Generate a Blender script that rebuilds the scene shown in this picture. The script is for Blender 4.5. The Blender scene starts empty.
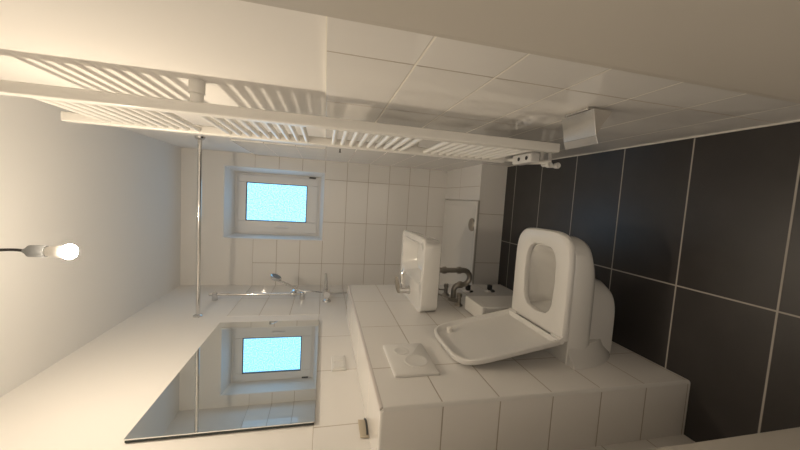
import bpy, bmesh, math
from mathutils import Vector, Matrix

# ------------------------------------------------------------------ camera, world, exposure
sc = bpy.context.scene
H = 1.383
cam_d = bpy.data.cameras.new('camera'); cam = bpy.data.objects.new('camera', cam_d)
sc.collection.objects.link(cam); sc.camera = cam
cam_d.sensor_fit = 'HORIZONTAL'; cam_d.sensor_width = 36.0; cam_d.lens = 324.3 * 36 / 800
cam_d.clip_start = 0.01
RI = Vector((0.99521, 0.08881, 0.04084)); UP = Vector((-0.06000, 0.22522, 0.97246)); FW = Vector((-0.07717, 0.97025, -0.22947))
m = Matrix((-UP, RI, -FW)).transposed().to_4x4()      # the phone was held on its side: picture right is the room's down
m.translation = Vector((0, 0, H)); cam.matrix_world = m

w = bpy.data.worlds.new('world'); sc.world = w; w.use_nodes = True
w.node_tree.nodes['Background'].inputs[0].default_value = (1.0, 0.87, 0.71, 1)
w.node_tree.nodes['Background'].inputs[1].default_value = 0.65
BULB_STRENGTH = 550.0
BULB_COLOR = (1.0, 0.842, 0.635)
PANE_STRENGTH = 1.0
sc.view_settings.view_transform = 'Standard'; sc.view_settings.look = 'None'
sc.view_settings.gamma = 1.0; sc.view_settings.exposure = 0.38; sc.view_settings.use_curve_mapping = False

# ------------------------------------------------------------------ room measures
XR, XL, XB = 0.311, -0.834, -0.620        # right wall, left wall, face of the tiled ledge
YN, YF, YS, YB = 0.895, 2.275, 2.314, 3.044   # ledge near end, ledge far end, step front, back wall
ZC, ZB, ZS = 2.547, 1.197, 0.2186         # ceiling, ledge top, step top
Y0 = -0.70

# ------------------------------------------------------------------ materials
def new_mat(name):
    mt = bpy.data.materials.new(name); mt.use_nodes = True
    return mt, mt.node_tree, mt.node_tree.nodes['Principled BSDF']

def plain(name, col, rough=0.4, metal=0.0, noise=0.0, scale=20.0, coat=0.0):
    mt, nt, b = new_mat(name)
    b.inputs['Base Color'].default_value = (*col, 1); b.inputs['Roughness'].default_value = rough
    b.inputs['Metallic'].default_value = metal
    if coat: b.inputs['Coat Weight'].default_value = coat; b.inputs['Coat Roughness'].default_value = 0.05
    if noise:
        tc = nt.nodes.new('ShaderNodeTexCoord'); n = nt.nodes.new('ShaderNodeTexNoise')
        n.inputs['Scale'].default_value = scale; n.inputs['Detail'].default_value = 4
        nt.links.new(tc.outputs['Object'], n.inputs['Vector'])
        bp = nt.nodes.new('ShaderNodeBump'); bp.inputs['Strength'].default_value = noise; bp.inputs['Distance'].default_value = 0.002
        nt.links.new(n.outputs['Fac'], bp.inputs['Height']); nt.links.new(bp.outputs['Normal'], b.inputs['Normal'])
    return mt

def tiled(name, axes, tile_col, grout_col, gw, rough=0.1, mottling=0.0, spec=0.5, bed_lit_col=None):
    """axes: list of (axis index, pitch, offset of one joint). Grout joints at even pitch over a glazed tile."""
    mt, nt, b = new_mat(name); N = nt.nodes; L = nt.links
    geo = N.new('ShaderNodeNewGeometry'); sep = N.new('ShaderNodeSeparateXYZ'); L.new(geo.outputs['Position'], sep.inputs[0])
    def mth(op, a, bval=None):
        n = N.new('ShaderNodeMath'); n.operation = op
        for i, v in enumerate((a, bval)):
            if v is None: continue
            if isinstance(v, (int, float)): n.inputs[i].default_value = v
            else: L.new(v, n.inputs[i])
        return n.outputs[0]
    masks = []
    for ax, p, o in axes:
        c = mth('SUBTRACT', sep.outputs[ax], o); c = mth('DIVIDE', c, p); c = mth('FRACT', c)
        c = mth('SUBTRACT', c, 0.5); c = mth('ABSOLUTE', c); c = mth('SUBTRACT', 0.5, c); c = mth('MULTIPLY', c, p)
        mr = N.new('ShaderNodeMapRange'); mr.inputs[1].default_value = gw * 0.35; mr.inputs[2].default_value = gw * 0.65
        L.new(c, mr.inputs[0]); masks.append(mr.outputs[0])
    mk = masks[0]
    for k in masks[1:]: mk = mth('MINIMUM', mk, k)
    mix = N.new('ShaderNodeMix'); mix.data_type = 'RGBA'
    mix.inputs[6].default_value = (*grout_col, 1); mix.inputs[7].default_value = (*tile_col, 1)
    L.new(mk, mix.inputs[0])
    nz = N.new('ShaderNodeTexNoise'); nz.inputs['Scale'].default_value = 9; nz.inputs['Detail'].default_value = 6
    L.new(geo.outputs['Position'], nz.inputs['Vector'])
    if mottling:
        m2 = N.new('ShaderNodeMix'); m2.data_type = 'RGBA'
        m2.inputs[6].default_value = (*[c * (1 - mottling) for c in tile_col], 1); m2.inputs[7].default_value = (*[c * (1 + mottling) for c in tile_col], 1)
        L.new(nz.outputs['Fac'], m2.inputs[0]); L.new(m2.outputs[2], mix.inputs[7])
    col = mix.outputs[2]
    if bed_lit_col:                                   # level joints painted paler for the light on them between dark-reflecting tiles
        m3 = N.new('ShaderNodeMix'); m3.data_type = 'RGBA'; m3.inputs[6].default_value = (*bed_lit_col, 1)
        L.new(masks[1], m3.inputs[0]); L.new(col, m3.inputs[7]); col = m3.outputs[2]
    L.new(col, b.inputs['Base Color'])
    r = N.new('ShaderNodeMapRange'); r.inputs[3].default_value = 0.8; r.inputs[4].default_value = rough
    L.new(mk, r.inputs[0]); L.new(r.outputs[0], b.inputs['Roughness'])
    b.inputs['Specular IOR Level'].default_value = spec
    bp = N.new('ShaderNodeBump'); bp.inputs['Strength'].default_value = 0.6; bp.inputs['Distance'].default_value = 0.0015
    wv = mth('MULTIPLY', nz.outputs['Fac'], 0.12)
    L.new(mth('ADD', mk, wv), bp.inputs['Height']); L.new(bp.outputs['Normal'], b.inputs['Normal'])
    return mt

WT, GT = (0.87, 0.845, 0.815), (0.48, 0.42, 0.36)
PX = 0.386
M = {}
M['plaster'] = plain('plaster', (0.87, 0.845, 0.815), 0.75, noise=0.08, scale=60)
M['ceiling'] = plain('ceiling_paint', (0.87, 0.86, 0.845), 0.8, noise=0.08, scale=60)
M['tile_right'] = tiled('tile_right', [(1, PX, 0.750), (2, 0.2017, 1.394)], WT, GT, 0.005, 0.05, bed_lit_col=(0.93, 0.90, 0.82))
M['tile_left'] = tiled('tile_left', [(1, PX, 1.137), (2, 0.2017, 1.390)], WT, GT, 0.004, 0.05)
M['tile_shower_right'] = tiled('tile_shower_right', [(1, PX, 2.660), (2, 0.1979, 1.782)], WT, GT, 0.004, 0.05)
M['tile_back'] = tiled('tile_back', [(0, 0.3868, 0.143), (2, 0.1979, 1.782)], WT, GT, 0.004, 0.05)
M['tile_ledge'] = tiled('tile_ledge', [(1, PX, 1.126), (2, 0.1974, 0.999)], WT, GT, 0.004)
M['tile_ledge_end'] = tiled('tile_ledge_end', [(2, 0.1974, 0.999)], WT, GT, 0.004)
M['tile_ledge_top'] = tiled('tile_ledge_top', [(1, PX, 1.126)], WT, GT, 0.004)
M['tile_step'] = tiled('tile_step', [(0, PX, -0.07)], WT, GT, 0.004)
M['tile_step_top'] = tiled('tile_step_top', [(0, PX, 0.143), (1, PX, 2.70)], WT, GT, 0.004)
M['floor'] = tiled('floor_tile', [(0, 0.586, -0.275), (1, 0.30, 0.990)], (0.038, 0.034, 0.033), (0.42, 0.39, 0.35), 0.0055, rough=0.32, mottling=0.25, spec=0.5)
M['porcelain'] = plain('white_porcelain', (0.80, 0.785, 0.76), 0.12, coat=0.3)
M['white_plastic'] = plain('white_plastic', (0.80, 0.785, 0.76), 0.3)
M['enamel'] = plain('white_enamel', (0.82, 0.80, 0.76), 0.28)
M['acrylic'] = plain('white_acrylic', (0.82, 0.80, 0.77), 0.2)
M['door_paint'] = plain('door_paint', (0.60, 0.56, 0.50), 0.5)
M['chrome'] = plain('chrome', (0.70, 0.69, 0.68), 0.12, 1.0)
M['brushed'] = plain('brushed_steel', (0.78, 0.76, 0.73), 0.22, 1.0)
M['dull_chrome'] = plain('dull_chrome', (0.42, 0.39, 0.35), 0.28, 1.0)
M['mirror'] = plain('mirror_glass', (0.86, 0.88, 0.87), 0.0, 1.0)
M['mirror_edge'] = plain('mirror_edge', (0.05, 0.06, 0.06), 0.3)
M['upvc'] = plain('white_upvc', (0.80, 0.79, 0.78), 0.3)
M['gasket'] = plain('grey_gasket', (0.10, 0.10, 0.10), 0.6)
M['dark'] = plain('dark_plastic', (0.03, 0.03, 0.03), 0.5)
M['grey'] = plain('grey_plastic', (0.22, 0.23, 0.24), 0.5)
M['beige'] = plain('beige_card', (0.62, 0.54, 0.42), 0.7, noise=0.3, scale=40)
M['rubber'] = plain('white_rubber', (0.80, 0.78, 0.74), 0.5)
M['grout'] = plain('white_sealant', (0.75, 0.72, 0.66), 0.5)

def emit(name, col, s):
    mt = bpy.data.materials.new(name); mt.use_nodes = True; nt = mt.node_tree
    nt.nodes.remove(nt.nodes['Principled BSDF']); e = nt.nodes.new('ShaderNodeEmission')
    e.inputs[0].default_value = (*col, 1); e.inputs[1].default_value = s
    nt.links.new(e.outputs[0], nt.nodes['Material Output'].inputs[0]); return mt, nt, e
M['bulb'], _, _ = emit('lit_bulb', BULB_COLOR, BULB_STRENGTH)
M['pane'], nt, e = emit('frosted_daylight_pane', (0.45, 0.92, 0.95), PANE_STRENGTH)
tc = nt.nodes.new('ShaderNodeTexCoord'); vo = nt.nodes.new('ShaderNodeTexVoronoi'); vo.inputs['Scale'].default_value = 75
n2 = nt.nodes.new('ShaderNodeTexNoise'); n2.inputs['Scale'].default_value = 90; n2.inputs['Detail'].default_value = 3
cr = nt.nodes.new('ShaderNodeValToRGB'); cr.color_ramp.elements[0].position = 0.38; cr.color_ramp.elements[1].position = 0.66
cr.color_ramp.elements[0].color = (0.26, 0.92, 1.50, 1); cr.color_ramp.elements[1].color = (0.68, 1.28, 2.0, 1)
nt.links.new(tc.outputs['Object'], n2.inputs['Vector']); nt.links.new(n2.outputs['Fac'], cr.inputs[0]); nt.links.new(cr.outputs[0], e.inputs[0])
nt.nodes.remove(vo)

# ------------------------------------------------------------------ mesh helpers (all shapes given in room coordinates)
ORG = {}
def obj(name, bm, mat, parent=None, smooth=False, bevel=0.0, bseg=2, mats=None):
    off = ORG.get(parent.name, Vector((0, 0, 0))) if parent else Vector((0, 0, 0))
    if off.length: bmesh.ops.translate(bm, verts=bm.verts, vec=-off)
    bmesh.ops.recalc_face_normals(bm, faces=bm.faces)
    me = bpy.data.meshes.new(name); bm.to_mesh(me); bm.free()
    for mm in (mats or [mat]): me.materials.append(mm)
    if smooth:
        for f in me.polygons: f.use_smooth = True
    o = bpy.data.objects.new(name, me); sc.collection.objects.link(o)
    if parent: o.parent = parent; ORG[o.name] = off
    if bevel:
        b = o.modifiers.new('bevel', 'BEVEL'); b.width = bevel; b.segments = bseg; b.limit_method = 'ANGLE'; b.angle_limit = math.radians(40)
        for f in me.polygons: f.use_smooth = True
        ws = o.modifiers.new('wn', 'WEIGHTED_NORMAL'); ws.keep_sharp = False
    elif smooth:
        es = o.modifiers.new('es', 'EDGE_SPLIT'); es.split_angle = math.radians(38)
    return o
def root(name, loc, label, cat, group=None):
    o = bpy.data.objects.new(name, None); sc.collection.objects.link(o); o.location = loc; o.empty_display_size = 0.05
    ORG[o.name] = Vector(loc); o['label'] = label; o['category'] = cat
    if group: o['group'] = group
    return o
def tag(o, label, cat, group=None):
    o['label'] = label; o['category'] = cat
    if group: o['group'] = group
    return o
def struct(o, label=None):
    o['kind'] = 'structure'
    if label: o['label'] = label
    return o
def B(*boxes, bm=None):
    bm = bm or bmesh.new()
    for x0, x1, y0, y1, z0, z1 in boxes:
        v = [bm.verts.new((x, y, z)) for x in (x0, x1) for y in (y0, y1) for z in (z0, z1)]
        for f in ((0, 1, 3, 2), (4, 6, 7, 5), (0, 4, 5, 1), (2, 3, 7, 6), (0, 2, 6, 4), (1, 5, 7, 3)): bm.faces.new([v[i] for i in f])
    return bm
def loft(rings, cap0=True, cap1=True, bm=None):
    bm = bm or bmesh.new()
    R = [[bm.verts.new(p) for p in r] for r in rings]; n = len(R[0])
    for a, b in zip(R, R[1:]):
        for i in range(n): bm.faces.new((a[i], a[(i + 1) % n], b[(i + 1) % n], b[i]))
    if cap0: bm.faces.new(R[0][::-1])
    if cap1: bm.faces.new(R[-1])
    return bm
def frame(d):
    d = Vector(d).normalized(); a = Vector((0, 0, 1)) if abs(d.z) < 0.9 else Vector((1, 0, 0))
    u = d.cross(a).normalized(); return d, u, d.cross(u)
def lathe(p, d, prof, n=24, bm=None):
    """prof: list of (distance along d, radius)"""
    d, u, v = frame(d); p = Vector(p)
    rings = [[p + d * t + (u * math.cos(2 * math.pi * i / n) + v * math.sin(2 * math.pi * i / n)) * max(r, 1e-4) for i in range(n)] for t, r in prof]
    return loft(rings, True, True, bm)
def cyl(p, q, r, n=20, bm=None):
    p, q = Vector(p), Vector(q); L = (q - p).length; e = min(0.002, r * 0.2)
    return lathe(p, q - p, [(0, r - e), (e, r), (L - e, r), (L, r - e)], n, bm)
def smooth_path(pts, k=8):
    P = [Vector(p) for p in pts]; P = [P[0] * 2 - P[1]] + P + [P[-1] * 2 - P[-2]]; out = []
    for a, b, c, d in zip(P, P[1:], P[2:], P[3:]):
        for i in range(k):
            t = i / k
            out.append(0.5 * ((2 * b) + (c - a) * t + (2 * a - 5 * b + 4 * c - d) * t * t + (3 * b - a - 3 * c + d) * t ** 3))
    return out + [P[-2]]
def tube(pts, r, n=14, bm=None):
    P = [Vector(p) for p in pts]; rings = []; d, u, v = frame(P[1] - P[0])
    for i, q in enumerate(P):
        t = (P[min(i + 1, len(P) - 1)] - P[max(i - 1, 0)]).normalized()
        u = (u - t * u.dot(t)).normalized(); v = t.cross(u)
        rr = r(i / (len(P) - 1)) if callable(r) else r
        rings.append([q + (u * math.cos(2 * math.pi * j / n) + v * math.sin(2 * math.pi * j / n)) * rr for j in range(n)])
    return loft(rings, True, True, bm)
def rrect(cx, cy, hx, hy, r, n=6):
    """closed rounded rectangle in 2-D"""
    out = []
    for (sx, sy, a0) in ((1, 1, 0), (-1, 1, 90), (-1, -1, 180), (1, -1, 270)):
        for i in range(n + 1):
            a = math.radians(a0 + 90 * i / n); out.append((cx + sx * (hx - r) + r * math.cos(a), cy + sy * (hy - r) + r * math.sin(a)))
    return out
def dplan(x0, L, W, xs, n=3.0, k=28):
    """D-shaped plan: straight back at x0, rounded front reaching L, half width W, curving from xs on"""
    out = []
    for i in range(k + 1):
        a = -math.pi / 2 + math.pi * i / k
        c, s = math.cos(a), math.sin(a)
        out.append((xs + (L - xs) * abs(c) ** (2 / n), W * math.copysign(abs(s) ** (2 / n), s)))
    for f in (0.5, 0.0): out.append((x0 + (xs - x0) * f, W))
    for f in (0.5, 0.0, -0.5): out.append((x0, W * f))
    for f in (0.0, 0.5): out.append((x0 + (xs - x0) * f, -W))
    return out

# ------------------------------------------------------------------ setting
T = 0.10
struct(obj('floor', B((XL - T, XR + T, Y0, YB + 0.5, -0.10, 0.0)), M['floor']), 'floor of large dark charcoal tiles with pale joints')
struct(obj('ceiling', B((XL - T, XR + T, Y0, YB + 0.5, ZC, ZC + 0.1)), M['ceiling']), 'plain white ceiling')
wl = struct(obj('wall_left', B((XL - T, XL - 0.0015, Y0, YB + T, 0, ZC)), M['plaster']), 'white wall carrying the mirror')
struct(obj('tile_cladding', B((XL - 0.009, XL, 0.47, YS - 0.03, 0, 1.390)), M['tile_left'], wl))
struct(obj('shower_tiling', B((XL - 0.009, XL, YS - 0.03, YB, 0, 1.980)), M['tile_shower_right'], wl))
wr = struct(obj('wall_right', B((XR + 0.008, XR + T, Y0, YB + T, 0, ZC)), M['plaster']), 'white wall behind the towel radiator')
struct(obj('tile_cladding', B((XR, XR + 0.009, 0.35, YS - 0.03, 0, 1.394)), M['tile_right'], wr))
struct(obj('shower_tiling', B((XR, XR + 0.009, YS - 0.03, YB, 0, 1.980)), M['tile_shower_right'], wr))
# back wall with the window niche
WX0, WX1, WZ0, WZ1 = -0.414, 0.200, 1.392, 2.217
DEP = 0.10
wb = struct(obj('wall_back', B((XL - T, WX0, YB + 0.008, YB + 0.50, 0, ZC), (WX1, XR + T, YB + 0.008, YB + 0.50, 0, ZC),
                        (WX0, WX1, YB + 0.008, YB + 0.50, 0, WZ0), (WX0, WX1, YB + 0.008, YB + 0.50, WZ1, ZC)), M['plaster']), 'white tiled end wall around the window')
struct(obj('tile_cladding', B((XL, WX0, YB, YB + 0.009, 0, 1.98), (WX1, XR, YB, YB + 0.009, 0, 1.98), (WX0, WX1, YB, YB + 0.009, 0, WZ0)), M['tile_back'], wb))
# window in the niche: splayed white plaster reveals running back to the frame
def rect(x0, x1, z0, z1, y): return [Vector(p) for p in ((x0, y, z0), (x1, y, z0), (x1, y, z1), (x0, y, z1))]
yf = YB + 0.142
struct(obj('window_reveal', loft([rect(WX0, WX1, WZ0, WZ1, YB - 0.001), rect(-0.390, 0.163, 1.425, 2.164, yf), rect(WX0 - .01, WX1 + .01, WZ0 - .01, WZ1 + .01, yf), rect(WX0 - .01, WX1 + .01, WZ0 - .01, WZ1 + .01, YB + 0.0005), rect(WX0, WX1, WZ0, WZ1, YB - 0.001)], False, False), M['ceiling'], wb))
yw = YB + 0.140
FX0, FX1, FZ0, FZ1 = -0.390, 0.163, 1.425, 2.164
win = struct(root('window_1', ((WX0 + WX1) / 2, yw, WZ0), 'small white framed window with frosted pane', 'window')); del win['category']
def ringbox(x0, x1, z0, z1, t, y0, y1, bm=None):
    tl, tr, tb, tt = t if isinstance(t, tuple) else (t,) * 4
    return B((x0, x0 + tl, y0, y1, z0, z1), (x1 - tr, x1, y0, y1, z0, z1), (x0 + tl, x1 - tr, y0, y1, z0, z0 + tb), (x0 + tl, x1 - tr, y0, y1, z1 - tt, z1), bm=bm)
obj('window_frame', ringbox(FX0 - 0.012, FX1 + 0.012, FZ0 - 0.012, FZ1 + 0.012, 0.042, yw, yw + 0.07), M['upvc'], win, bevel=0.004)
GX0, GX1, GZ0, GZ1 = -0.267, 0.077, 1.545, 2.070
sash = obj('sash', ringbox(FX0 + 0.020, FX1 - 0.020, FZ0 + 0.022, FZ1 - 0.022, (GX0 - FX0 - 0.020, FX1 - 0.020 - GX1, GZ0 - FZ0 - 0.022, FZ1 - 0.022 - GZ1), yw - 0.016, yw + 0.05), M['upvc'], win, bevel=0.004)
obj('gasket', ringbox(GX0 - 0.002, GX1 + 0.002, GZ0 - 0.002, GZ1 + 0.002, 0.007, yw - 0.0165, yw + 0.004), M['gasket'], sash)
obj('pane', B((GX0, GX1, yw, yw + 0.006, GZ0, GZ1)), M['pane'], sash)
hb_ = obj('window_handle', B((-0.330, -0.306, yw - 0.026, yw - 0.014, 1.755, 1.82)), M['upvc'], sash, bevel=0.004)
obj('lever', cyl((-0.318, yw - 0.028, 1.81), (-0.318, yw - 0.034, 1.70), 0.007), M['upvc'], hb_, smooth=True)
for z in (2.09, 1.50): obj('hinge', cyl((FX1 - 0.010, yw - 0.012, z - 0.03), (FX1 - 0.010, yw - 0.012, z + 0.03), 0.007), M['gasket'] if z < 1.6 else M['upvc'], win, smooth=True)

# door side: the jamb wall left of the opening, the leaf standing open along the right wall
struct(obj('wall_front', B((XL, -0.500, 0.37, 0.47, 0, ZC), (-0.500, XR, 0.37, 0.47, 2.06, ZC)), M['plaster']), 'wall holding the bathroom doorway')
struct(obj('trim_1', B((-0.500, -0.472, 0.355, 0.485, 0, 2.06), (-0.56, -0.490, 0.47, 0.485, 0, 2.06)), M['door_paint'], bevel=0.004), 'white door jamb')
door = struct(obj('door_1', B((0.268, 0.306, -0.28, 0.520, 0.012, 2.02), (0.280, 0.306, 0.520, 0.553, 0.012, 2.02)), M['door_paint'], bevel=0.004), 'open door leaf, pale, seen close from the doorway')
# tiled ledge (pre-wall) carrying basin, flush plate and toilet
lg = struct(obj('wall_ledge', B((XL, XB - 0.006, YN + 0.006, YF, 0, ZB - 0.006)), M['plaster']), 'white tiled half-height ledge along the left wall')
lg['kind'] = 'structure'
struct(obj('face_tiles', B((XB - 0.007, XB, YN + 0.010, YF, 0, ZB - 0.010)), M['tile_ledge'], lg))
struct(obj('end_tiles', B((XL, XB - 0.010, YN, YN + 0.007, 0, ZB - 0.010)), M['tile_ledge_end'], lg))
struct(obj('top_tiles', B((XL, XB - 0.010, YN + 0.010, YF, ZB - 0.007, ZB)), M['tile_ledge_top'], lg))
def quarter(a, b, ux, uy, r, n=6):
    bm = bmesh.new(); ux, uy = Vector(ux), Vector(uy); rings = []
    for p in (a, b):
        p = Vector(p); c = p
        rings.append([c] + [c + (ux * math.cos(math.pi / 2 * i / n) + uy * math.sin(math.pi / 2 * i / n)) * r for i in range(n + 1)])
    return loft(rings, bm=bm)
r_ = 0.010
struct(obj('edge_trim', quarter((XB - r_, YN + r_, 0), (XB - r_, YN + r_, ZB - r_), (1, 0, 0), (0, -1, 0), r_), M['white_plastic'], lg, smooth=True))
struct(obj('edge_trim', quarter((XB - r_, YN + r_, ZB - r_), (XB - r_, YF, ZB - r_), (1, 0, 0), (0, 0, 1), r_), plain('trim_metal', (0.50, 0.46, 0.43), 0.4), lg, smooth=True))
struct(obj('edge_trim', quarter((XL, YN + r_, ZB - r_), (XB - r_, YN + r_, ZB - r_), (0, -1, 0), (0, 0, 1), r_), M['white_plastic'], lg, smooth=True))
# raised shower step
TX = 0.031
st = struct(obj('floor_step', B((XL, XR, YS + 0.006, YB, 0, ZS - 0.03)), M['plaster']), 'raised tiled step of the shower')
struct(obj('riser_tiles', B((XL, XR, YS, YS + 0.007, 0, ZS)), M['tile_step'], st))
struct(obj('top_tiles', B((TX + 0.003, XR, YS + 0.007, YB, ZS - 0.031, ZS)), M['tile_step_top'], st))
struct(obj('trim_2', B((XR - 0.004, XR, 0.60, YS, 0, 0.006)), M['grout']), 'pale joint along the floor')

# ------------------------------------------------------------------ shower tray
tray = root('shower_tray', (-0.4, 2.68, ZS - 0.03), 'white shower tray sunk into the tiled step under the window', 'shower tray')
def zr(pts, z): return [Vector((a, b, z)) for a, b in pts]
tcx, tcy, thx, thy = (XL + TX) / 2, (YS + YB) / 2 + 0.006, (TX - XL) / 2 - 0.003, (YB - YS) / 2 - 0.008
bm = loft([zr(rrect(tcx, tcy, thx, thy, 0.006), ZS - 0.03), zr(rrect(tcx, tcy, thx, thy, 0.006), ZS + 0.004), zr(rrect(tcx, tcy, thx - 0.003, thy - 0.003, 0.006), ZS + 0.007),
           zr(rrect(tcx, tcy, thx - 0.022, thy - 0.022, 0.03), ZS + 0.007), zr(rrect(tcx, tcy, thx - 0.05, thy - 0.05, 0.04), ZS - 0.004)])
obj('tray_basin', bm, M['acrylic'], tray, smooth=True)
obj('drain_cover', lathe((-0.165, 2.415, ZS - 0.005), (0, 0, 1), [(0, 0.052), (0.006, 0.054), (0.010, 0.050), (0.012, 0.0)], 32), M['dull_chrome'], tray, smooth=True)
# step sill profile
obj('sill_profile', B((XL, TX, YS - 0.004, YS - 0.0005, ZS - 0.006, ZS + 0.006)), plain('sill_metal', (0.45, 0.42, 0.38), 0.5), tray)

# ------------------------------------------------------------------ towel radiator
CXF, CXB = 0.218, 0.252
rad = root('towel_radiator', (0.235, 1.3, 0.55), 'tall white ladder towel radiator on brackets beside the doorway', 'radiator')
YC1, YC2, RZ0, RZ1 = 1.112, 1.502, 0.515, 2.285
def column(y, z0, z1):
    prof = rrect((CXF + CXB) / 2, y, (CXB - CXF) / 2, 0.019, 0.006, 4)
    return loft([zr(prof, z0), zr(prof, z1)])
obj('column', column(YC1, RZ0, RZ1 + 0.03), M['enamel'], rad, smooth=True)
obj('column', column(YC2, RZ0, RZ1 + 0.06), M['enamel'], rad, smooth=True)
bar = obj('bar', cyl((0.233, YC1 + 0.015, 0.0), (0.233, YC2 - 0.015, 0.0), 0.0100, 14), M['enamel'], rad, smooth=True)
zs = [2.195 - 0.0383 * i for i in range(9)] + [1.775 - 0.0385 * i for i in range(9)] + [1.354 - 0.0385 * i for i in range(9)] + [0.933 - 0.0378 * i for i in range(10)]
for i, z in enumerate(zs):
    o = bar if i == 0 else bar.copy()
    if i: sc.collection.objects.link(o); o.parent = rad
    o.location.z = z
for y, z in ((YC1 + 0.004, 1.768), (YC2, 2.29), (YC2, 0.98)):
    xw = XR + 0.0078 if z > 1.394 else XR - 0.0002
    bm = lathe((xw, y, z), (-1, 0, 0), [(0, 0.022), (xw - 0.280, 0.022), (xw - 0.278, 0.018), (xw - 0.250, 0.018)], 20)
    obj('wall_bracket', bm, M['enamel'], rad, smooth=True)
vb = obj('valve_block', B((0.205, 0.250, 1.31, 1.46, 0.44, 0.49)), M['white_plastic'], rad, bevel=0.008)
for y in (1.34, 1.40): obj('valve_screw', lathe((0.226, y, 0.489), (0, 0, 1), [(0, 0.009), (0.003, 0.009)], 12), M['dark'], vb, smooth=True)
obj('feed_pipe', tube(smooth_path([(0.235, YC2, RZ0 + .005), (0.235, YC2, 0.49), (0.233, 1.47, 0.465), (0.230, 1.43, 0.465)]), 0.010), M['enamel'], rad, smooth=True)
obj('feed_pipe', tube(smooth_path([(0.232, 1.50, 0.445), (0.222, 1.46, 0.425), (0.220, 1.38, 0.375), (0.222, 1.36, 0.345)]), 0.009), M['enamel'], rad, smooth=True)
for z in (0.352, 0.308):
    h = obj('valve_head', lathe((0.208, 1.385, z), (0, -1, 0), [(0, 0.009), (0.012, 0.013), (0.03, 0.0145), (0.034, 0.012), (0.032, 0.005), (0.028, 0.0)], 18), M['enamel'], rad, smooth=True)
    obj('supply_pipe', tube(smooth_path([(0.208, 1.388, z), (0.214, 1.41, z), (0.26, 1.42, z), (XR - 0.0005, 1.42, z)]), 0.008), M['enamel'], h, smooth=True)

# ------------------------------------------------------------------ mirror on the left wall
mir = root('wall_mirror', (XL + 0.005, 1.65, 1.387), 'large frameless mirror on the left wall reflecting the window', 'mirror')
obj('backing', B((XL + 0.0005, XL + 0.010, 1.152, 2.136, 1.387, 1.978)), M['mirror_edge'], mir)
obj('mirror_glass', B((XL + 0.010, XL + 0.014, 1.150, 2.138, 1.385, 1.980)), M['mirror'], mir)

# ------------------------------------------------------------------ shower: rod, riser rail, hand shower, mixer
rod = root('curtain_rod', (-0.26, 2.30, 2.157), 'chrome shower rod spanning between the two side walls', 'shower rod')
obj('tube', cyl((XL - 0.006, 2.30, 2.157), (XR + 0.006, 2.30, 2.157), 0.0125), M['chrome'], rod, smooth=True)
obj('flange', lathe((XL - 0.008, 2.30, 2.157), (1, 0, 0), [(0, 0.030), (0.012, 0.028), (0.02, 0.016)]), M['chrome'], rod, smooth=True)
obj('flange', lathe((XR + 0.008, 2.30, 2.157), (-1, 0, 0), [(0, 0.030), (0.012, 0.028), (0.02, 0.016)]), M['chrome'], rod, smooth=True)

RX, RY = XL + 0.042, 2.63
rail = root('shower_rail', (RX, RY, 1.0), 'vertical chrome shower rail in the tiled corner below the rod', 'shower rail')
obj('pole', cyl((RX, RY, 1.50), (RX, RY, 2.195), 0.010), M['chrome'], rail, smooth=True)
for z in (2.155, 1.525):
    bm = lathe((XL, RY, z), (1, 0, 0), [(0, 0.020), (0.03, 0.020), (0.058, 0.018), (0.060, 0.014)], 18)
    obj('wall_mount', bm, M['chrome'], rail, smooth=True)
sl = obj('slider', lathe((RX, RY, 1.565), (0, 0, 1), [(0, 0.017), (0.004, 0.02), (0.046, 0.02), (0.05, 0.017)]), M['chrome'], rail, smooth=True)
obj('holder', cyl((RX + 0.015, RY, 1.585), (RX + 0.034, RY - 0.008, 1.592), 0.014), M['chrome'], sl, smooth=True)
hs = root('hand_shower', (RX + 0.06, RY - 0.02, 1.55), 'chrome hand shower tilted out from its rail holder', 'hand shower')
obj('handle', tube([(RX + 0.040, RY - 0.016, 1.560), (RX + 0.065, RY - 0.022, 1.605), (RX + 0.105, RY - 0.03, 1.675), (RX + 0.130, RY - 0.035, 1.722)], lambda t: 0.012 - 0.002 * t), M['chrome'], hs, smooth=True)
hd = obj('spray_head', lathe((RX + 0.135, RY - 0.035, 1.725), (0.75, -0.1, -0.35), [(-0.012, 0.012), (-0.006, 0.034), (0.008, 0.044), (0.016, 0.044), (0.018, 0.040)]), M['chrome'], hs, smooth=True)
obj('spray_face', lathe((RX + 0.135, RY - 0.035, 1.725), (0.75, -0.1, -0.35), [(0.017, 0.036), (0.020, 0.035)]), M['grey'], hd, smooth=True)
obj('hose', tube(smooth_path([(RX + 0.040, RY - 0.016, 1.562), (RX + 0.032, RY - 0.035, 1.51), (RX + 0.032, RY - 0.04, 1.45), (RX + 0.018, RY - 0.01, 1.39), (RX + 0.014, RY, 1.370)]), 0.007, 10), M['chrome'], hs, smooth=True)
mx = root('shower_mixer', (XL + 0.05, 2.645, 1.33), 'chrome shower mixer tap below the hand shower', 'shower mixer')
obj('tail_pipe', cyl((XL + 0.045, 2.63, 1.31), (XL + 0.040, 2.66, 1.02), 0.009), M['chrome'], mx, smooth=True)
obj('body', cyl((XL + 0.055, 2.55, 1.333), (XL + 0.055, 2.74, 1.333), 0.027), M['chrome'], mx, smooth=True)
for y in (2.57, 2.72): obj('escutcheon', lathe((XL, y, 1.333), (1, 0, 0), [(0, 0.033), (0.012, 0.030), (0.02, 0.016), (0.05, 0.016)]), M['chrome'], mx, smooth=True)
obj('lever', tube([(XL + 0.06, 2.645, 1.340), (XL + 0.10, 2.64, 1.342), (XL + 0.16, 2.63, 1.345), (XL + 0.21, 2.62, 1.348)], lambda t: 0.016 - 0.007 * t), M['chrome'], mx, smooth=True)

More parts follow.
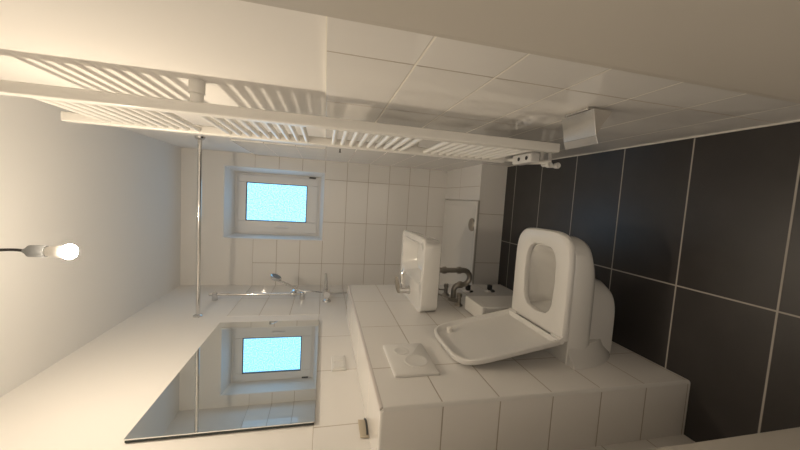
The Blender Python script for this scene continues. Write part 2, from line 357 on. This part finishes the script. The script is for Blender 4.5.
# ------------------------------------------------------------------ washbasin
SY, SZ = 1.915, 0.846
sink = root('washbasin', (XB, SY, 0.74), 'white wall-hung washbasin on the tiled ledge', 'washbasin')
def sring(x0, x1, hy, r, z): return zr(rrect((x0 + x1) / 2, SY, (x1 - x0) / 2, hy, r, 7), z)
bm = loft([sring(XB, -0.225, 0.235, 0.05, 0.742), sring(XB, -0.215, 0.245, 0.05, 0.748), sring(XB, -0.202, 0.260, 0.05, SZ - 0.008), sring(XB, -0.207, 0.257, 0.048, SZ),
           sring(-0.475, -0.235, 0.225, 0.06, SZ), sring(-0.465, -0.245, 0.215, 0.06, SZ - 0.010), sring(-0.44, -0.28, 0.16, 0.06, SZ - 0.085), sring(-0.40, -0.32, 0.06, 0.03, SZ - 0.095)])
obj('basin', bm, M['porcelain'], sink, smooth=True)
obj('drain', lathe((-0.36, SY, SZ - 0.096), (0, 0, 1), [(0, 0.022), (0.004, 0.022), (0.006, 0.0)]), M['chrome'], sink, smooth=True)
tap = root('basin_tap', (-0.555, SY, SZ), 'chrome single lever tap standing on the washbasin', 'tap')
obj('body', lathe((-0.555, SY, SZ + 0.0005), (0, 0, 1), [(0, 0.026), (0.006, 0.026), (0.012, 0.022), (0.055, 0.022), (0.065, 0.018), (0.068, 0.0)]), M['chrome'], tap, smooth=True)
obj('spout', tube([(-0.55, SY, SZ + 0.035), (-0.50, SY, SZ + 0.045), (-0.455, SY, SZ + 0.048), (-0.435, SY, SZ + 0.038)], lambda t: 0.018 - 0.004 * t), M['chrome'], tap, smooth=True)
obj('lever', tube([(-0.565, SY, SZ + 0.060), (-0.54, SY, SZ + 0.074), (-0.50, SY, SZ + 0.084), (-0.47, SY, SZ + 0.088)], lambda t: 0.017 - 0.007 * t), M['dull_chrome'], tap, smooth=True)
tr = root('basin_trap', (-0.45, 1.90, 0.5), 'tarnished chrome bottle trap pipe below the washbasin', 'pipe')
TY = 1.90
obj('waste_pipe', cyl((-0.425, TY, 0.742), (-0.425, TY, 0.50), 0.016), M['dull_chrome'], tr, smooth=True)
ub = [(-0.425, TY, 0.51)] + [(-0.472 + 0.047 * math.cos(a), TY, 0.50 - 0.047 * math.sin(a)) for a in [math.pi * i / 12 for i in range(13)]] + [(-0.519, TY, 0.51)] + \
     [(-0.519 - 0.035 + 0.035 * math.cos(a), TY, 0.52 + 0.035 * math.sin(a)) for a in [math.pi / 2 * i / 6 for i in range(1, 7)]] + [(XB, TY, 0.555)]
obj('trap_bend', tube(ub, 0.017), M['dull_chrome'], tr, smooth=True)
for z in (0.615, 0.515): obj('coupling_nut', lathe((-0.425, TY, z), (0, 0, 1), [(0, 0.020), (0.003, 0.023), (0.025, 0.023), (0.028, 0.020)], 8), M['dull_chrome'], tr)
obj('coupling_nut', lathe((-0.519, TY, 0.50), (0, 0, 1), [(0, 0.020), (0.003, 0.023), (0.025, 0.023), (0.028, 0.020)], 8), M['dull_chrome'], tr)
obj('escutcheon', lathe((XB, TY, 0.555), (1, 0, 0), [(0, 0.036), (0.006, 0.034), (0.016, 0.020)]), M['dull_chrome'], tr, smooth=True)
def angle_valve(y, z, label):
    v = root('angle_valve', (XB, y, z), label, 'valve')
    obj('body', lathe((XB, y, z), (1, 0, 0), [(0, 0.026), (0.005, 0.024), (0.012, 0.012), (0.05, 0.012), (0.052, 0.009)]), M['dull_chrome'], v, smooth=True)
    obj('knob', lathe((XB + 0.05, y, z), (1, 0, 0), [(0, 0.012), (0.003, 0.017), (0.024, 0.016), (0.027, 0.012)], 12), M['dull_chrome'], v, smooth=True)
    obj('supply_hose', tube(smooth_path([(XB + 0.035, y, z), (XB + 0.038, y, z + 0.05), (XB + 0.06, y, z + 0.10), (XB + 0.07, SY + (y - SY) * 0.3, 0.744)]), 0.005, 10), M['dull_chrome'], v, smooth=True)
angle_valve(1.80, 0.56, 'chrome angle valve under the washbasin on the near side of the trap')
angle_valve(2.02, 0.56, 'chrome angle valve under the washbasin on the shower side of the trap')
def stub(y, z, label):
    v = root('capped_outlet', (XB, y, z), label, 'pipe fitting')
    obj('rosette', lathe((XB, y, z), (1, 0, 0), [(0, 0.040), (0.006, 0.037), (0.014, 0.022)]), M['chrome'], v, smooth=True)
    obj('cap', lathe((XB + 0.012, y, z), (1, 0, 0), [(0, 0.018), (0.03, 0.018), (0.032, 0.014)]), M['dark'], v, smooth=True)
stub(2.10, 0.36, 'chrome rosette with dark cap low on the ledge just below the trap')
stub(2.10, 0.19, 'chrome rosette with dark cap nearest the floor on the ledge')

# ------------------------------------------------------------------ slim white box between toilet and basin
bx = root('wall_box', (XB + 0.05, 1.60, 0.0), 'slim white box unit on the ledge between toilet and washbasin', 'box')
obj('housing', B((XB + 0.012, XB + 0.088, 1.50, 1.705, 0.0, 0.54)), M['white_plastic'], bx, bevel=0.006)
obj('lid', B((XB + 0.010, XB + 0.090, 1.498, 1.708, 0.541, 0.563)), M['white_plastic'], bx, bevel=0.005)

# ------------------------------------------------------------------ flush plate
fp = root('flush_plate', (XB, 1.185, 1.03), 'white dual flush plate on the ledge above the toilet', 'flush plate')
bm = loft([[Vector((x, a, b)) for a, b in rrect(1.174, 1.036, hy, hz, r, 4)] for x, hy, hz, r in ((XB + 0.0005, 0.121, 0.084, 0.006), (XB + 0.008, 0.121, 0.084, 0.006), (XB + 0.012, 0.115, 0.078, 0.006))])
obj('cover', bm, M['white_plastic'], fp, smooth=True)
obj('flush_button', lathe((XB + 0.0115, 1.142, 1.018), (1, 0, 0), [(0, 0.046), (0.002, 0.046), (0.003, 0.043), (0.0015, 0.037), (0.0015, 0.0)], 32), M['white_plastic'], fp, smooth=True)
obj('flush_button', lathe((XB + 0.0115, 1.227, 1.056), (1, 0, 0), [(0, 0.030), (0.0015, 0.030), (0.002, 0.027), (0.001, 0.023), (0.001, 0.0)], 28), M['white_plastic'], fp, smooth=True)

# ------------------------------------------------------------------ toilet
TYC = 1.245
toilet = root('toilet', (XB, TYC, 0.05), 'white wall-hung toilet with its lid raised', 'toilet')
def tp(plan, z): return [Vector((XB + x, TYC + y, z)) for x, y in plan]
RIM = 0.412
bm = loft([tp(dplan(0, .25, .095, .12), .115), tp(dplan(0, .29, .112, .13), .125), tp(dplan(0, .32, .122, .14), .165), tp(dplan(0, .352, .132, .15), .255), tp(dplan(0, .365, .138, .16), .277),
           tp(dplan(0, .42, .150, .19), .284), tp(dplan(0, .470, .166, .23, 3.6), .298), tp(dplan(0, .505, .175, .26, 4), .322), tp(dplan(0, .512, .179, .28, 4.4), .350), tp(dplan(0, .515, .180, .28, 4.4), RIM - .006), tp(dplan(0, .510, .176, .28, 4.4), RIM),
           tp(dplan(.16, .455, .112, .29, 3.6), RIM), tp(dplan(.165, .450, .107, .29, 3.2), RIM - .012), tp(dplan(.17, .435, .104, .28, 2.6), RIM - .05),
           tp(dplan(.18, .39, .085, .27, 2.3), RIM - .13), tp(dplan(.19, .33, .05, .26, 2.1), RIM - .17)])
obj('bowl', bm, M['porcelain'], toilet, smooth=True)
def flare(x, wd, z0, z1):
    return [Vector((XB + x, TYC + wd * math.cos(math.pi * i / 28), z1 - (z1 - z0) * math.sin(math.pi * i / 28))) for i in range(29)]
obj('mounting_flare', loft([flare(0, .222, .085, .408), flare(.010, .216, .088, .408), flare(.025, .200, .096, .408), flare(.045, .186, .106, .408), flare(.075, .178, .116, .408), flare(.08, .15, .13, .40)]), M['porcelain'], toilet, smooth=True)
SZ0 = RIM + 0.004
def hole(x0, x1, hw, n=3.4, k=36):
    c, h = (x0 + x1) / 2, (x1 - x0) / 2
    p = dplan(x0, x1, hw, c, n)              # same number of points as the outer outline, rounded at both ends
    K = len(p); out = []
    for q in p:
        a = math.atan2((q[1]) / hw, (q[0] - c) / h); ca, sa = math.cos(a), math.sin(a)
        out.append((c + h * math.copysign(abs(ca) ** (2 / n), ca), hw * math.copysign(abs(sa) ** (2 / n), sa)))
    return out
SO = lambda d, k=0: dplan(.098 + d, .530 - d, .184 - d, .30, 4.6)
SI = lambda d: hole(.165 - d, .462 + d, .102 + d)
bm = loft([tp(SO(.003), SZ0), tp(SO(0), SZ0 + .004), tp(SO(0), SZ0 + .018), tp(SO(.006), SZ0 + .027), tp(SO(.016), SZ0 + .030), tp(SI(.014), SZ0 + .030), tp(SI(.003), SZ0 + .024), tp(SI(0), SZ0 + .012), tp(SI(.004), SZ0), tp(SO(.003), SZ0)], False, False)
bmesh.ops.remove_doubles(bm, verts=bm.verts, dist=1e-5)
obj('seat', bm, M['white_plastic'], toilet, smooth=True)
# raised lid: pan shaped, leaning against the ledge
HX, HZ = XB + 0.103, SZ0 + 0.034
ang = math.radians(100.3)
du = Vector((math.cos(ang), 0, math.sin(ang))); dn = Vector((math.sin(ang), 0, -math.cos(ang)))   # dn: inner side, facing the room
def lp(plan, wv): return [Vector((HX, TYC, HZ)) + du * x + Vector((0, y, 0)) + dn * wv for x, y in plan]
LO = lambda d: dplan(.006 + d * .5, .430 - d, .184 - d, .23, 4.6)
bm = loft([lp(LO(.020), -.024), lp(LO(.006), -.021), lp(LO(0), -.015), lp(LO(-.002), .000), lp(LO(.001), .004), lp(LO(.009), .004), lp(LO(.013), -.003), lp(LO(.018), -.013), lp(LO(.026), -.0165)])
lid = obj('lid', bm, M['white_plastic'], toilet, smooth=True)
for y in (0.122,):
    c = Vector((HX, TYC + y, HZ)) + du * .350 + dn * -.017
    obj('bumper', lathe(c, dn, [(0, .014), (.021, .013), (.024, .010)], 16), M['rubber'], lid, smooth=True)
for s in (-1, 1):
    obj('hinge', cyl((HX - .004, TYC + s * .183, HZ - .006), (HX - .004, TYC + s * .125, HZ - .006), .014), M['white_plastic'], toilet, smooth=True)

# ------------------------------------------------------------------ paper holder on the right wall
ph = root('paper_holder', (XR, 0.87, 0.62), 'brushed metal toilet paper holder with flap on the right wall', 'paper holder')
def slab(p, ux, uy, uz, a, b, c, bm=None):
    bm = bm or bmesh.new(); p, ux, uy, uz = Vector(p), Vector(ux).normalized(), Vector(uy).normalized(), Vector(uz).normalized()
    v = [bm.verts.new(p + ux * i * a + uy * j * b + uz * k * c) for i in (0, 1) for j in (0, 1) for k in (0, 1)]
    for f in ((0, 1, 3, 2), (4, 6, 7, 5), (0, 4, 5, 1), (2, 3, 7, 6), (0, 2, 6, 4), (1, 5, 7, 3)): bm.faces.new([v[i] for i in f])
    return bm
PY0, PY1 = 0.822, 0.955
obj('wall_plate', B((XR - 0.010, XR - 0.0005, PY0 + 0.02, PY1 - 0.02, 0.55, 0.635)), M['brushed'], ph, bevel=0.003)
obj('flap', slab((0.300, PY0, 0.628), (0, 1, 0), (-0.076, 0, -0.016), (0.016, 0, -0.076), PY1 - PY0, 0.078, 0.003), M['brushed'], ph, bevel=0.001)
obj('flap_lip', slab((0.2235, PY0, 0.612), (0, 1, 0), (-0.022, 0, -0.009), (0.009, 0, -0.022), PY1 - PY0, 0.025, 0.003), M['chrome'], ph, bevel=0.001)
sd = [Vector((x, PY0 + 0.006, z)) for x, z in ((0.302, 0.624), (0.224, 0.607), (0.262, 0.585), (0.302, 0.555))]
obj('side_cheek', loft([sd, [p + Vector((0, 0.003, 0)) for p in sd]]), M['brushed'], ph)
obj('roll_arm', tube(smooth_path([(XR - 0.009, PY1 - 0.03, 0.58), (0.290, PY1 - 0.03, 0.582), (0.285, PY1 - 0.035, 0.588), (0.283, PY1 - 0.05, 0.592), (0.283, PY0 + 0.02, 0.592)]), 0.005, 10), M['dull_chrome'], ph, smooth=True)

# ------------------------------------------------------------------ small things on the walls
sk = root('wall_socket', (XL, 1.58, 1.283), 'white double wall socket below the mirror', 'socket')
obj('plate', B((XL + 0.0003, XL + 0.010, 1.510, 1.650, 1.247, 1.317)), M['white_plastic'], sk, bevel=0.003)
for y in (1.548, 1.612): obj('outlet', B((XL + 0.0095, XL + 0.0135, y - 0.026, y + 0.026, 1.256, 1.308)), M['white_plastic'], sk, bevel=0.002)
cp = root('loose_cover', (XL, 1.10, 1.205), 'small beige cover piece bent off the wall above the tiled ledge', 'cover')
obj('plate', slab((XL + 0.002, 1.055, 1.199), (0, 1, 0), (0.10, 0, 1), (1, 0, -0.10), 0.09, 0.030, 0.004), M['beige'], cp, bevel=0.001)
obj('gap_shade', tube(smooth_path([(XL + 0.012, 1.06, 1.204), (XL + 0.020, 1.085, 1.203), (XL + 0.022, 1.115, 1.203), (XL + 0.013, 1.14, 1.204)]), 0.0035, 8), M['dark'], cp, smooth=True)  # dark tube stands in for the shaded gap behind the plate
nl = lathe((XR - 0.0, 2.21, 1.297), (-1, 0, 0), [(0, 0.004), (0.02, 0.004), (0.021, 0.008), (0.024, 0.008)], 10)
tag(obj('wall_nail', nl, M['dark'], smooth=True), 'tiny dark nail in the right wall behind the radiator', 'nail')

# ------------------------------------------------------------------ bare bulb on its cord
BX, BY, BZ = -0.231, 1.25, 2.171
lamp = root('pendant_bulb', (BX, BY, ZC), 'bare lit bulb hanging on a dark cord from the ceiling', 'lamp')
obj('bulb', lathe((BX, BY, BZ + 0.016), (0, 0, -1), [(0, .0215), (.007, .0245), (.013, .0240), (.021, .019), (.026, .0095), (.028, 0)], 20), M['bulb'], lamp, smooth=True)
obj('bulb_collar', lathe((BX, BY, BZ + 0.017), (0, 0, 1), [(0, .0208), (.006, .0205), (.02, .0195), (.045, .016), (.05, .015)], 20), M['white_plastic'], lamp, smooth=True)
obj('socket', lathe((BX, BY, BZ + 0.066), (0, 0, 1), [(0, .017), (.003, .019), (.045, .019), (.055, .010), (.062, .006)], 18), M['grey'], lamp, smooth=True)
obj('cord', tube(smooth_path([(BX, BY, BZ + .12), (BX + .003, BY, BZ + .16), (BX - .002, BY, BZ + .25), (BX, BY, ZC - 0.002)]), 0.0045, 10), M['dark'], lamp, smooth=True)
obj('ceiling_rose', lathe((BX, BY, ZC - 0.0005), (0, 0, -1), [(0, .032), (.012, .030), (.024, .016)]), M['white_plastic'], lamp, smooth=True)
